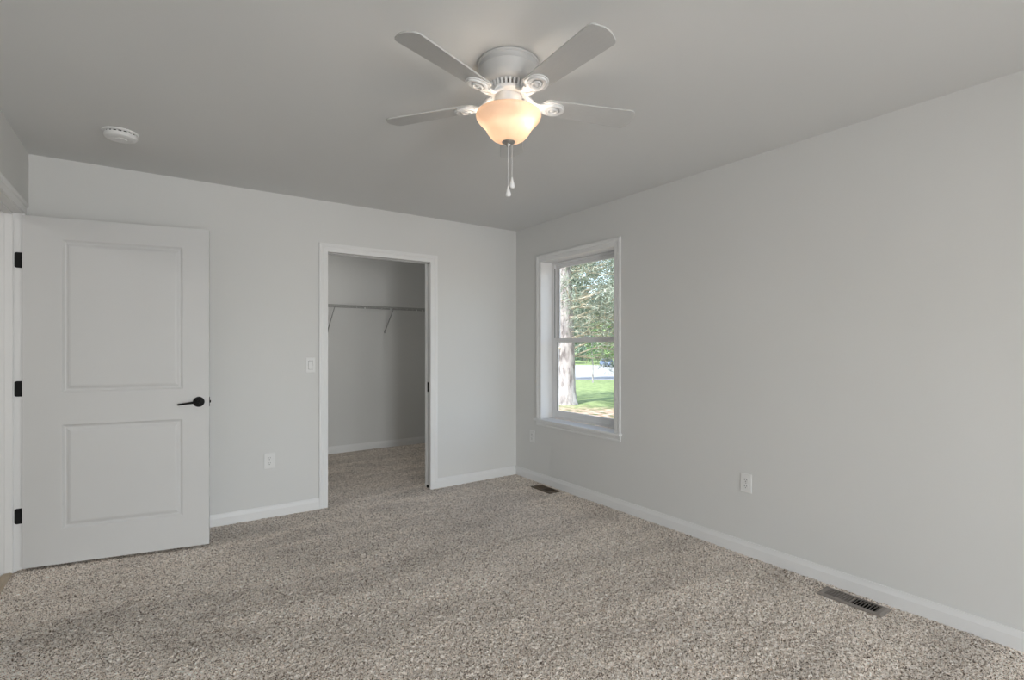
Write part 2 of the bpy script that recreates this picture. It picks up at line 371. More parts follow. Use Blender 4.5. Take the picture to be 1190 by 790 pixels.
# ------------------------------------------------------------------ casings
CP = [(0.0, 0.0), (0.0, 0.009), (0.004, 0.011), (0.030, 0.0125), (0.036, 0.0105), (0.044, 0.0155), (0.060, 0.0175), (CW, 0.0165), (CW, 0.0)]
def casing(u0, u1, zb, zt, P):
    """3-sided mitred casing; P(u, z, t) gives the 3D point, t out of the wall."""
    b = MB(); vs = []
    for (wv, t) in CP:
        vs += [P(u0 - wv, zb, t), P(u0 - wv, zt + wv, t), P(u1 + wv, zt + wv, t), P(u1 + wv, zb, t)]
    fs = []; n = len(CP)
    for j in range(n):
        k = (j + 1) % n
        for i in range(3): fs.append((j * 4 + i, j * 4 + i + 1, k * 4 + i + 1, k * 4 + i))
    fs.append(tuple(j * 4 for j in range(n))); fs.append(tuple(j * 4 + 3 for j in range(n)))
    return b.add(vs, fs)
o = casing(OX0 - 0.004, OX1 - 0.004, -0.012, OH, lambda u, z, t: (u, Y1 - t, z)).build('trim_1', 'trim')
tag(o, 'white moulded casing around the closet opening', 'door casing', kind='structure')
o = casing(DY0 - 0.004, DY1 + 0.004, -0.02, DH + 0.004, lambda u, z, t: (X0 + t, u, z)).build('trim_2', 'trim')
tag(o, 'white casing around the bedroom doorway', 'door casing', kind='structure')

# closet jambs (left, head, and the split right jamb of the pocket)
b = MB()
b.box((OX0 - 0.019, Y1 - 0.001, -0.02), (OX0, yb + 0.001, OH)); b.box((OX0 - 0.019, Y1 - 0.001, OH), (OX1 + 0.012, Y1 + 0.040, OH + 0.019))
b.box((OX0 - 0.019, yb - 0.040, OH), (OX1 + 0.012, yb + 0.001, OH + 0.019))
b.box((OX1, Y1 - 0.001, -0.02), (OX1 + 0.012, Y1 + 0.034, OH)); b.box((OX1, yb - 0.036, -0.02), (OX1 + 0.012, yb + 0.001, OH))
tag(b.build('trim_3', 'trim', bevel=0.001), 'white split jamb lining of the closet opening', 'door jamb', kind='structure')

# closet pocket door (slid into the wall)
d2 = empty('door_2', (OX1 + 0.004, Y1 + WT / 2, 0))
tag(d2, 'white pocket door slid away into the closet jamb', 'pocket door', kind='structure')
MB().box((0, -0.0175, 0.012), (0.78, 0.0175, OH - 0.012)).build('door_slab', 'door', d2, bevel=0.001)
g = MB().box((-0.003, -0.0125, 0.868), (0.006, 0.0125, 0.955)).build('edge_pull', 'black', d2, bevel=0.002)
tag(g, 'small black edge pull')
MB().box((-0.0045, -0.004, 0.885), (-0.002, 0.004, 0.938)).build('pull_tab', 'black', g)
tag(MB().box((-0.012, -0.010, -0.004), (0.010, 0.010, 0.020)).build('floor_guide', 'black', d2, bevel=0.002), 'black floor guide')

# ------------------------------------------------------------------ bedroom door
b = MB()
JX0 = X0 - WT - 0.002
b.box((JX0, DY1, -0.02), (X0 + 0.001, DY1 + 0.019, DH)); b.box((JX0, DY0 - 0.019, -0.02), (X0 + 0.001, DY0, DH)); b.box((JX0, DY0 - 0.019, DH), (X0 + 0.001, DY1 + 0.019, DH + 0.019))
sx0, sx1 = X0 - 0.040 - 0.035, X0 - 0.040
b.box((sx0, DY1 - 0.011, -0.02), (sx1, DY1, DH)); b.box((sx0, DY0, -0.02), (sx1, DY0 + 0.011, DH)); b.box((sx0, DY0 + 0.011, DH - 0.011), (sx1, DY1 - 0.011, DH))
tag(b.build('trim_4', 'trim', bevel=0.0012), 'white jamb and stop of the bedroom doorway', 'door jamb', kind='structure')

DW, DT = 0.922, 0.035
d1 = empty('door_1', (X0 + 0.012, DY1 - 0.008, 0), R(-11.1))
tag(d1, 'white two panel door standing open on three black hinges', 'door', kind='structure')
Zb, Zt = 0.014, 2.027
PAN = [(0.178, 0.778, 0.216, 0.822), (0.183, 0.775, 1.012, 1.902)]
def door_face(mb, y, out):
    """one moulded face; out = +1/-1 : which way is outside along local y"""
    xs_ = [0, 0.178, 0.778, DW]
    def P(x, z, d): return (x, y - out * d, z)
    zs = [Zb, PAN[0][2], PAN[0][3], PAN[1][2], PAN[1][3], Zt]
    for i in range(3):
        for j in range(5):
            if i == 1 and j in (1, 3): continue
            mb.add([P(xs_[i], zs[j], 0), P(xs_[i + 1], zs[j], 0), P(xs_[i + 1], zs[j + 1], 0), P(xs_[i], zs[j + 1], 0)], [(0, 1, 2, 3)])
    for j in (1, 3):
        x0, x1, z0, z1 = 0.178, 0.778, zs[j], zs[j + 1]
        rings = [(0, 0), (0.004, 0.0035), (0.010, 0.0105), (0.016, 0.0125), (0.022, 0.0105), (0.032, 0.004), (0.042, 0.0015)]
        vs, fs = [], []
        for (i_, d) in rings: vs += [P(x0 + i_, z0 + i_, d), P(x1 - i_, z0 + i_, d), P(x1 - i_, z1 - i_, d), P(x0 + i_, z1 - i_, d)]
        for k in range(len(rings) - 1):
            for q in range(4): fs.append((k * 4 + q, k * 4 + (q + 1) % 4, k * 4 + 4 + (q + 1) % 4, k * 4 + 4 + q))
        k = (len(rings) - 1) * 4; fs.append((k, k + 1, k + 2, k + 3)); mb.add(vs, fs)
b = MB(); y0, y1 = -0.004 - DT, -0.004
door_face(b, y0, -1); door_face(b, y1, 1)
for q in ([(0, y0, Zb), (DW, y0, Zb), (DW, y1, Zb), (0, y1, Zb)], [(0, y0, Zt), (DW, y0, Zt), (DW, y1, Zt), (0, y1, Zt)],
          [(0, y0, Zb), (0, y1, Zb), (0, y1, Zt), (0, y0, Zt)], [(DW, y0, Zb), (DW, y1, Zb), (DW, y1, Zt), (DW, y0, Zt)]):
    b.add(q, [(0, 1, 2, 3)])
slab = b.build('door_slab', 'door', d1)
bm = bmesh.new(); bm.from_mesh(slab.data); bmesh.ops.remove_doubles(bm, verts=bm.verts, dist=0.00005); bmesh.ops.recalc_face_normals(bm, faces=bm.faces); bm.to_mesh(slab.data); bm.free()
# lever handle on the visible face, with its twin on the other face
for (yy, s) in ((y0, -1), (y1, 1)):
    h = MB().lathe([(0.0, 0.010), (0.024, 0.010), (0.030, 0.008), (0.0325, 0.004), (0.0325, 0.0)], 32, axis='Y')
    h.v = [(x + 0.865, yy + s * y, z + 0.927) for x, y, z in h.v]
    hd = h.build('lever_handle', 'black', d1, smooth=True)
    l = MB()
    l.tube([(0.865, yy + s * 0.008, 0.927), (0.865, yy + s * 0.030, 0.927), (0.865, yy + s * 0.046, 0.927)], [0.011, 0.010, 0.0095], 16)
    l.tube([(0.870, yy + s * 0.046, 0.9272), (0.845, yy + s * 0.048, 0.927), (0.80, yy + s * 0.046, 0.922), (0.758, yy + s * 0.044, 0.917)], [0.0085, 0.0075, 0.0062, 0.0058], 12)
    l.build('lever', 'black', hd, smooth=True)
MB().box((DW - 0.002, y0 + 0.006, 0.895), (DW + 0.0012, y1 - 0.006, 0.955)).build('latch_plate', 'black', d1)
MB().box((DW, y0 + 0.011, 0.918), (DW + 0.008, y1 - 0.012, 0.934)).build('latch_bolt', 'black', d1, bevel=0.002)
# hinges: knuckle on the pin, one leaf on the jamb, one on the door edge
for z in (1.775, 1.036, 0.305):
    k = MB().lathe([(0.0, z - 0.049), (0.004, z - 0.047), (0.006, z - 0.0445), (0.006, z + 0.0445), (0.004, z + 0.047), (0.0, z + 0.049)], 16)
    hg = k.build('hinge', 'black', d1, smooth=True)
    MB().box((-0.0022, y0 + 0.006, z - 0.0445), (0.0006, y1 + 0.004, z + 0.0445)).build('door_leaf', 'black', hg)
    # the jamb leaf, in the door's own turned frame
    rz = R(11.1); pts = []
    prof = [(0.0, -0.0445), (0.0, 0.0445), (-0.034, 0.0445), (-0.040, 0.0415), (-0.043, 0.0355), (-0.043, -0.0355), (-0.040, -0.0415), (-0.034, -0.0445)]
    def J(p, yj):
        x, y = p[0] - 0.004, yj
        return (x * math.cos(rz) - y * math.sin(rz), x * math.sin(rz) + y * math.cos(rz), z + p[1])
    MB().prism(prof, lambda p: J(p, 0.0065), lambda p: J(p, 0.0090)).build('jamb_leaf', 'black', hg)

# oak reducer strip at the doorway
b = MB().prism([(-0.046, -0.024), (-0.046, -0.012), (-0.036, -0.006), (-0.010, -0.006), (0.0, -0.012), (0.0, -0.024)], lambda p: (X0 - 0.040 + p[0], DY0, p[1]), lambda p: (X0 - 0.040 + p[0], DY1 - 0.012, p[1]))
tag(b.build('trim_5', 'oak_dark'), 'pale brown wooden transition strip in the doorway between carpet and hall floor', 'threshold', kind='structure')

# ------------------------------------------------------------------ window 1
wn = empty('window_1', (X1, (WY0 + WY1) / 2, WZ0))
tag(wn, 'white double hung window looking out on a pine tree', 'window', kind='structure')
def wbox(mb, x0, x1, y0, y1, z0, z1):   # world numbers -> local
    c = wn.location
    return mb.box((x0 - c.x, y0 - c.y, z0 - c.z), (x1 - c.x, y1 - c.y, z1 - c.z))
cs = casing(WY0 + 0.002, WY1 - 0.002, WZ0, WZ1 - 0.002, lambda u, z, t: (-t, u - wn.location.y, z - WZ0)).build('window_casing', 'trim', wn)
b = MB()
wbox(b, X1 - 0.001, X1 + 0.128, WY0 - 0.012, WY0 + 0.002, WZ0, WZ1); wbox(b, X1 - 0.001, X1 + 0.128, WY1 - 0.002, WY1 + 0.012, WZ0, WZ1)
wbox(b, X1 - 0.001, X1 + 0.128, WY0 + 0.002, WY1 - 0.002, WZ1 - 0.002, WZ1 + 0.012)
b.build('window_jamb', 'trim', wn)
ya_, yb_, ho = WY0 - wn.location.y, WY1 - wn.location.y, CW + 0.014
b = MB().prism([(-0.040, ya_ - ho), (-0.040, yb_ + ho), (-0.0003, yb_ + ho), (-0.0003, yb_ - 0.0025), (0.128, yb_ - 0.0025), (0.128, ya_ + 0.0025), (-0.0003, ya_ + 0.0025), (-0.0003, ya_ - ho)],
               lambda p: (p[0], p[1], -0.020), lambda p: (p[0], p[1], 0.0))
b.build('window_stool', 'trim', wn, bevel=0.004)
b = MB().prism([(0, -0.020), (-0.012, -0.020), (-0.012, -0.044), (-0.007, -0.050), (-0.010, -0.058), (-0.009, -0.066), (0, -0.066)],
               lambda p: (p[0], WY0 - CW - wn.location.y, p[1]), lambda p: (p[0], WY1 + CW - wn.location.y, p[1]))
b.build('window_apron', 'trim', wn)
# vinyl master frame
fx0, fx1 = X1 + 0.100, X1 + 0.172
b = MB(); FW = 0.034
wbox(b, fx0 + 0.028, fx1, WY0 + 0.002, WY0 + FW, WZ0, WZ1 - 0.002); wbox(b, fx0 + 0.028, fx1, WY1 - FW, WY1 - 0.002, WZ0, WZ1 - 0.002)
wbox(b, fx0 + 0.028, fx1, WY0 + FW, WY1 - FW, WZ1 - 0.022, WZ1 - 0.002); wbox(b, fx0 + 0.028, fx1, WY0 + FW, WY1 - FW, WZ0, WZ0 + 0.030)
b.build('window_frame', 'vinyl', wn, bevel=0.002)
def sash(name, x0, x1, z0, z1, rail_t, rail_b, st=0.044):
    mb = MB(); ya, ybb = WY0 + FW - 0.002, WY1 - FW + 0.002
    wbox(mb, x0, x1, ya, ya + st, z0, z1); wbox(mb, x0, x1, ybb - st, ybb, z0, z1)
    wbox(mb, x0, x1, ya + st, ybb - st, z1 - rail_t, z1); wbox(mb, x0, x1, ya + st, ybb - st, z0, z0 + rail_b)
    s = mb.build(name, 'vinyl', wn, bevel=0.002)
    gb = MB(); xm = (x0 + x1) / 2
    wbox(gb, xm - 0.002, xm + 0.002, ya + st - 0.006, ybb - st + 0.006, z0 + rail_b - 0.006, z1 - rail_t + 0.006)
    gb.build('glass_pane', 'glass', s)
    bd = MB()                                          # dark glazing bead line
    wbox(bd, x0 - 0.0008, x0 + 0.004, ybb - st - 0.003, ybb - st, z0 + rail_b, z1 - rail_t); wbox(bd, x0 - 0.0008, x0 + 0.004, ya + st, ya + st + 0.003, z0 + rail_b, z1 - rail_t)
    bd.build('glazing_bead', 'taupe', s)
    return s
mid = 1.338
sash('upper_sash', X1 + 0.152, X1 + 0.170, mid - 0.020, WZ1 - 0.020, 0.034, 0.036)
ls = sash('lower_sash', X1 + 0.130, X1 + 0.150, WZ0 + 0.028, mid + 0.020, 0.036, 0.050)
lk = MB(); yc = (WY0 + WY1) / 2
wbox(lk, X1 + 0.122, X1 + 0.142, yc - 0.03, yc + 0.03, mid + 0.020, mid + 0.032)
lk.build('sash_lock', 'vinyl', ls, bevel=0.003)
tl = MB(); wbox(tl, X1 + 0.1285, X1 + 0.1305, WY1 - FW - 0.010, WY1 - FW - 0.004, mid + 0.022, WZ1 - 0.06)
tag(tl.build('balance_track', 'dark_slot', wn), 'dark balance track slot')

# two unseen windows behind the camera, added as openings for the fill light
for k, (a, c) in enumerate(W2):
    e = tag(empty('window_%d' % (k + 2), ((a + c) / 2, YB, 0.17)), 'added white window, unseen, in the wall behind the viewer, %s' % ('near the doorway side' if k == 0 else 'near the long window wall'), 'window', kind='structure')
    hw = (c - a) / 2; mb = MB()
    mb.box((-hw, -0.15, 0), (-hw + 0.03, -0.05, 1.78)); mb.box((hw - 0.03, -0.15, 0), (hw, -0.05, 1.78)); mb.box((-hw, -0.15, 1.75), (hw, -0.05, 1.78)); mb.box((-hw, -0.15, 0), (hw, -0.05, 0.03))
    mb.build('window_frame', 'vinyl', e)
    casing(-hw, hw, 0.0, 1.78, lambda u, z, t: (u, t, z)).build('window_casing', 'trim', e)

# ------------------------------------------------------------------ ceiling fan
FX, FY = 1.199, 1.7365
fan = empty('ceiling_fan', (FX, FY, H)); fan.rotation_euler = Matrix.Rotation(R(-1.2), 4, Vector((0.8192, -0.5736, 0))).to_euler()
tag(fan, 'white five blade ceiling fan with lit amber glass bowl', 'ceiling fan')
def fz(z): return z - H
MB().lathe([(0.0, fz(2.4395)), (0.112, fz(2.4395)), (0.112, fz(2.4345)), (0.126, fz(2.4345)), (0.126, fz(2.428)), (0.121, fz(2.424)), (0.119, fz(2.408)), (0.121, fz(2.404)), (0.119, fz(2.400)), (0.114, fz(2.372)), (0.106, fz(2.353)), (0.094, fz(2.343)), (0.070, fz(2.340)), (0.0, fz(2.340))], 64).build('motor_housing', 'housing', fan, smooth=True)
# vented collar: fins round a core
b = MB(); b.lathe([(0.0, fz(2.3405)), (0.070, fz(2.3405)), (0.070, fz(2.316)), (0.0, fz(2.316))], 48)
vc = b.build('vent_collar', 'taupe', fan, smooth=True)
b = MB()
for i in range(30):
    a = 2 * PI * i / 30; ca, sa = math.cos(a), math.sin(a)
    def Q(r, t, z): return (r * ca - t * sa, r * sa + t * ca, z)
    pts = [Q(0.069, -0.0042, fz(2.341)), Q(0.086, -0.0042, fz(2.341)), Q(0.086, 0.0042, fz(2.341)), Q(0.069, 0.0042, fz(2.341)),
           Q(0.069, -0.0042, fz(2.318)), Q(0.080, -0.0042, fz(2.318)), Q(0.080, 0.0042, fz(2.318)), Q(0.069, 0.0042, fz(2.318))]
    b.add(pts, [(0, 1, 2, 3), (4, 7, 6, 5), (0, 4, 5, 1), (1, 5, 6, 2), (2, 6, 7, 3), (3, 7, 4, 0)])
b.build('vent_fin', 'fan_white', vc)
MB().lathe([(0.0, fz(2.319)), (0.082, fz(2.319)), (0.085, fz(2.314)), (0.082, fz(2.306)), (0.066, fz(2.300)), (0.0, fz(2.299))], 48).build('rotor_hub', 'fan_white', fan, smooth=True)
sh = MB().lathe([(0.0, fz(2.3005)), (0.056, fz(2.3005)), (0.058, fz(2.292)), (0.056, fz(2.268)), (0.062, fz(2.258)), (0.070, fz(2.250)), (0.070, fz(2.240)), (0.0, fz(2.239))], 48).build('switch_housing', 'fan_white', fan, smooth=True)
b = MB().lathe([(0.0, 0.0), (0.006, 0.0), (0.006, 0.006), (0.003, 0.009), (0.0, 0.009)], 16, axis='Y')
sc = b.build('set_screw', 'nickel', sh, smooth=True, loc=(0.036, -0.046, fz(2.280)), rot=(PI, 0, R(38)))
# bowl neck fitter, bowl, bulbs, finial
RIM = 2.226
prof = [(0.126, RIM + 0.003), (0.1315, RIM + 0.002), (0.1335, RIM - 0.004), (0.130, RIM - 0.015), (0.121, RIM - 0.027), (0.110, RIM - 0.038), (0.100, RIM - 0.048), (0.0935, RIM - 0.058), (0.088, RIM - 0.070), (0.080, RIM - 0.082), (0.068, RIM - 0.094), (0.050, RIM - 0.104), (0.028, RIM - 0.1095), (0.006, RIM - 0.111)]
bowl = MB().lathe([(r, fz(z)) for r, z in prof], 72).build('glass_bowl', 'bowl', fan, smooth=True, angle=80)
tag(bowl, 'glowing amber frosted glass bowl')
MB().tube([(0, 0, fz(2.24)), (0, 0, fz(2.12))], 0.006, 12).build('centre_rod', 'nickel', fan)
RV = Vector((0.8192, -0.5736, 0)); FV = Vector((0.5736, 0.8192, 0))
for p in (RV * 0.060 - FV * 0.035, -RV * 0.060 + FV * 0.035):
    bl = MB().lathe([(0.0, -0.030), (0.012, -0.027), (0.020, -0.018), (0.0225, -0.006), (0.019, 0.008), (0.012, 0.020), (0.010, 0.030), (0.010, 0.036), (0.0, 0.036)], 24)
    bl.build('light_bulb', 'bulb', fan, smooth=True, loc=(p.x, p.y, fz(2.200)))
fin = MB().lathe([(0.0, fz(2.120)), (0.026, fz(2.119)), (0.0275, fz(2.115)), (0.024, fz(2.110)), (0.015, fz(2.106)), (0.011, fz(2.103)), (0.010, fz(2.098)), (0.006, fz(2.094)), (0.0, fz(2.093))], 32).build('finial', 'nickel', fan, smooth=True)
for (p, z0, z1) in ((-RV * 0.002 - FV * 0.013, 2.107, 1.928), (RV * 0.014 + FV * 0.004, 2.111, 1.968)):
    n = 40; b = MB()
    b.tube([(p.x, p.y, fz(z0)), (p.x, p.y, fz(z1))], 0.0009, 6)
    for i in range(n):
        z = fz(z0 + (z1 - z0) * (i + 0.5) / n)
        b.lathe([(0.0, z - 0.0016), (0.0012, z - 0.0008), (0.0012, z + 0.0008), (0.0, z + 0.0016)], 6, c=(p.x, p.y, 0))
    ch = b.build('pull_chain', 'fan_white', fan)
    zt = fz(z1)
    MB().lathe([(0.0, zt + 0.004), (0.003, zt + 0.002), (0.004, zt - 0.006), (0.0085, zt - 0.020), (0.0115, zt - 0.030), (0.0110, zt - 0.037), (0.007, zt - 0.042), (0.0, zt - 0.0435)], 20, c=(p.x, p.y, 0)).build('chain_fob', 'fan_white', ch, smooth=True)
# blades and their irons
BZ = fz(2.281)
def blade_outline():
    pts = []
    r0, r1, w0, w1 = 0.138, 0.568, 0.047, 0.060
    # root end, rounded
    for i in range(9):
        a = PI / 2 + PI * i / 8; pts.append((r0 + 0.034 + 0.034 * math.cos(a), w0 * math.sin(a)))
    rc = 0.026
    for i in range(7):
        a = -PI / 2 + (PI / 2 - 0.10) * i / 6; pts.append((r1 - 0.010 - rc + rc * math.cos(a), -w1 + rc + rc * math.sin(a)))
    pts.append((r1 - 0.002, -0.018)); pts.append((r1, 0.0)); pts.append((r1 - 0.002, 0.018))
    for i in range(7):
        a = 0.10 + (PI / 2 - 0.10) * i / 6; pts.append((r1 - 0.010 - rc + rc * math.cos(a), w1 - rc + rc * math.sin(a)))
    return pts
BO = blade_outline()
bm_b = MB().prism(BO, lambda p: (p[0], p[1], 0.003), lambda p: (p[0], p[1], -0.003))
def iron():
    b = MB()
    # flat plate under the blade root: a rounded shield
    sh_ = []
    for i in range(28):
        a = 2 * PI * i / 28; ca, sa = math.cos(a), math.sin(a)
        sh_.append((0.190 + (0.054 if ca > 0 else 0.060) * ca, 0.043 * sa * (1.0 if ca > 0 else 1 - 0.25 * ca * ca)))
    b.prism(sh_, lambda p: (p[0], p[1], -0.0031), lambda p: (p[0], p[1], -0.0075))
    # relief rings of the oval medallion
    for (ra, rb, z0, z1, cx) in ((0.046, 0.036, -0.0075, -0.0135, 0.192), (0.025, 0.019, -0.0125, -0.0170, 0.190)):
        n = 36; rings = [(1.0, z0), (0.97, z1), (0.80, z1 - 0.0015), (0.64, z1 + 0.001), (0.58, z0 + 0.001)]
        vs, fs = [], []
        for (k, z) in rings:
            for i in range(n):
                a = 2 * PI * i / n; vs.append((cx + ra * k * math.cos(a), rb * k * math.sin(a), z))
        for j in range(len(rings) - 1):
            for i in range(n): fs.append((j * n + i, j * n + (i + 1) % n, (j + 1) * n + (i + 1) % n, (j + 1) * n + i))
        b.add(vs, fs)
    b.lathe([(0.0, -0.0175), (0.006, -0.0165), (0.0095, -0.0125), (0.0095, -0.007)], 20, c=(0.190, 0, 0))
    # arm sweeping in to the hub
    for s in (-1, 1):
        b.tube([(0.066, s * 0.016, 0.026), (0.085, s * 0.016, 0.016), (0.104, s * 0.014, -0.002), (0.124, s * 0.016, -0.009), (0.146, s * 0.022, -0.008)], [0.0075, 0.008, 0.0075, 0.007, 0.006], 10)
    b.prism([(0.062, 0.034), (0.090, 0.020), (0.108, -0.004), (0.135, -0.009), (0.150, -0.0075), (0.150, -0.003), (0.132, -0.003), (0.112, 0.004), (0.094, 0.026), (0.066, 0.040)],
            lambda p: (p[0], -0.013, p[1]), lambda p: (p[0], 0.013, p[1]))
    return b
ir = iron(); th0 = R(53.6)
first = None
for k in range(5):
    a = th0 + 2 * PI * k / 5
    rot = (Matrix.Rotation(a, 4, 'Z') @ Matrix.Rotation(R(-10.8), 4, 'X')).to_euler()
    rot2 = (Matrix.Rotation(a, 4, 'Z') @ Matrix.Rotation(R(-10.8), 4, 'X')).to_euler()
    if first is None:
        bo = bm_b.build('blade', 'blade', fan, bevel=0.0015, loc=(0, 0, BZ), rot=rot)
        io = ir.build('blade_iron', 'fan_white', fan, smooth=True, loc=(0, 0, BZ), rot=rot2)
        first = (bo, io)
    else:
        for o in first:
            c = o.copy(); C.objects.link(c); c.parent = fan; c.rotation_euler = rot

# ------------------------------------------------------------------ smoke detector
sd = empty('smoke_detector', (-0.142, 3.500, H))
tag(sd, 'round white smoke detector on the ceiling above the door', 'smoke detector')
MB().lathe([(0.0, -0.0005), (0.082, -0.0005), (0.082, -0.006), (0.078, -0.010), (0.0, -0.010)], 48).build('mounting_plate', 'plastic', sd, smooth=True)
b = MB().lathe([(0.0, -0.0095), (0.070, -0.0095), (0.070, -0.017), (0.0, -0.017)], 48); b.build('sensor_gap', 'dark_slot', sd, smooth=True)
b = MB()
for i in range(20):
    a = 2 * PI * (i + 0.5) / 20; ca, sa = math.cos(a), math.sin(a); wd = 0.0042
    def Q(r, t, z): return (r * ca - t * sa, r * sa + t * ca, z)
    pts = [Q(0.066, -wd, -0.009), Q(0.075, -wd, -0.009), Q(0.075, wd, -0.009), Q(0.066, wd, -0.009), Q(0.066, -wd, -0.0175), Q(0.074, -wd, -0.0175), Q(0.074, wd, -0.0175), Q(0.066, wd, -0.0175)]
    b.add(pts, [(0, 1, 2, 3), (4, 7, 6, 5), (0, 4, 5, 1), (1, 5, 6, 2), (2, 6, 7, 3), (3, 7, 4, 0)])
b.build('vent_rib', 'plastic', sd)
MB().lathe([(0.0, -0.0165), (0.076, -0.0165), (0.076, -0.024), (0.070, -0.034), (0.058, -0.039), (0.050, -0.040), (0.047, -0.0385), (0.030, -0.0385), (0.028, -0.041), (0.0, -0.042)], 48).build('cover', 'plastic', sd, smooth=True)
MB().lathe([(0.0, -0.0395), (0.010, -0.0395), (0.010, -0.0428), (0.0, -0.0432)], 20, c=(0.040, -0.010, 0.003)).build('test_button', 'plastic', sd, smooth=True)

# ------------------------------------------------------------------ wall plates: local x right, y into the wall, z up
def plate(name, loc, rz, label, cat, group=None):
    e = tag(empty(name, loc, rz), label, cat, group)
    MB().box((-0.036, -0.0055, -0.0585), (0.036, 0.0002, 0.0585)).build('cover_plate', 'plastic', e, bevel=0.003)
    return e
def outlet(loc, rz, label):
    e = plate('wall_outlet', loc, rz, label, 'outlet', 'duplex outlets low on the walls')
    for s in (-1, 1):
        pts = []
        for i in range(24):
            a = 2 * PI * i / 24; pts.append((0.0172 * math.cos(a), max(-0.0142, min(0.0142, 0.0172 * math.sin(a))) + s * 0.0195))
        r = MB().prism(pts, lambda p: (p[0], -0.0052, p[1]), lambda p: (p[0], -0.0078, p[1])).build('receptacle', 'plastic', e)
        sl = MB()
        for x, hh in ((-0.0065, 0.0045), (0.0065, 0.0036)): sl.box((x - 0.0012, -0.0083, s * 0.0195 + 0.003 - hh), (x + 0.0012, -0.0076, s * 0.0195 + 0.003 + hh))
        sl.lathe([(0.0, -0.0083), (0.0026, -0.0083), (0.0026, -0.0076)], 12, c=(0, 0, s * 0.0195 - 0.0085), axis='Y')
        sl.build('socket_slot', 'dark_slot', r)
    MB().lathe([(0.0, -0.0068), (0.0028, -0.0064), (0.0034, -0.0054), (0.0034, -0.004)], 12, axis='Y').build('screw', 'nickel', e, smooth=True)
    return e
outlet((0.719, Y1, 0.422), 0, 'white duplex outlet on the wall between the door and the closet')
outlet((X1, 1.765, 0.4375), R(-90), 'white duplex outlet on the bare stretch of the long right wall')
outlet((X1, 3.942, 0.414), R(-90), 'white duplex outlet below the window corner, near the room corner')
sw = plate('light_switch', (1.016, Y1, 1.134), 0, 'white rocker light switch beside the closet opening', 'light switch')
MB().box((-0.0172, -0.0062, -0.034), (0.0172, -0.0045, 0.034)).build('rocker_frame', 'dark_slot', sw)
MB().prism([(-0.006, -0.0325), (-0.011, -0.0325), (-0.0072, 0.0), (-0.0066, 0.0325), (-0.006, 0.0325)], lambda p: (-0.016, p[0], p[1]), lambda p: (0.016, p[0], p[1])).build('rocker', 'plastic', sw)

# ------------------------------------------------------------------ floor registers (long side along the wall)
def register(rect, label, m):
    x0, x1, y0, y1 = rect; cx, cy = (x0 + x1) / 2, (y0 + y1) / 2; hx, hy = (x1 - x0) / 2, (y1 - y0) / 2
    e = tag(empty('floor_register', (cx, cy, 0.0)), label, 'floor vent', 'floor registers along the window wall')
    ix, iy = hx - 0.017, hy - 0.030
    b = MB()
    def ring(oa, ob, ia, ib, zo, zi):
        vs = [(-oa, -ob, zo), (oa, -ob, zo), (oa, ob, zo), (-oa, ob, zo), (-ia, -ib, zi), (ia, -ib, zi), (ia, ib, zi), (-ia, ib, zi)]
        b.add(vs, [(i, (i + 1) % 4, (i + 1) % 4 + 4, i + 4) for i in range(4)])
    ring(hx, hy, hx, hy, -0.002, 0.004); ring(hx, hy, hx - 0.010, hy - 0.010, 0.004, 0.0085); ring(hx - 0.010, hy - 0.010, ix, iy, 0.0085, 0.0085); ring(ix, iy, ix, iy, 0.0085, 0.000)
    b.build('face_plate', m, e)
    n = 17
    for k in range(n):
        y = -iy + (k + 0.5) * 2 * iy / n
        t = 0.0019 * (1 if k >= n / 2 else -1)
        lv = MB().prism([(y - t - 0.0009, -0.0010), (y - t + 0.0009, -0.0010), (y + t + 0.0009, 0.0078), (y + t - 0.0009, 0.0078)], lambda p: (-ix - 0.001, p[0], p[1]), lambda p: (ix + 0.001, p[0], p[1]))
        lv.build('louver', m, e)
    MB().box((-ix - 0.001, -0.004, 0.001), (ix + 0.001, 0.004, 0.0083)).build('centre_bar', m, e)
    b = MB(); d = -0.085
    vs = [(-ix - 0.003, -iy - 0.003, d), (ix + 0.003, -iy - 0.003, d), (ix + 0.003, iy + 0.003, d), (-ix - 0.003, iy + 0.003, d), (-ix - 0.003, -iy - 0.003, 0), (ix + 0.003, -iy - 0.003, 0), (ix + 0.003, iy + 0.003, 0), (-ix - 0.003, iy + 0.003, 0)]
    b.add(vs, [(0, 1, 2, 3), (0, 1, 5, 4), (1, 2, 6, 5), (2, 3, 7, 6), (3, 0, 4, 7)]); b.build('duct_boot', 'duct', e)
    return e
register(REG[0], 'taupe floor register in the carpet, out in the open by the long wall', 'taupe')
register(REG[1], 'small dark brown floor register below the window', 'brown')

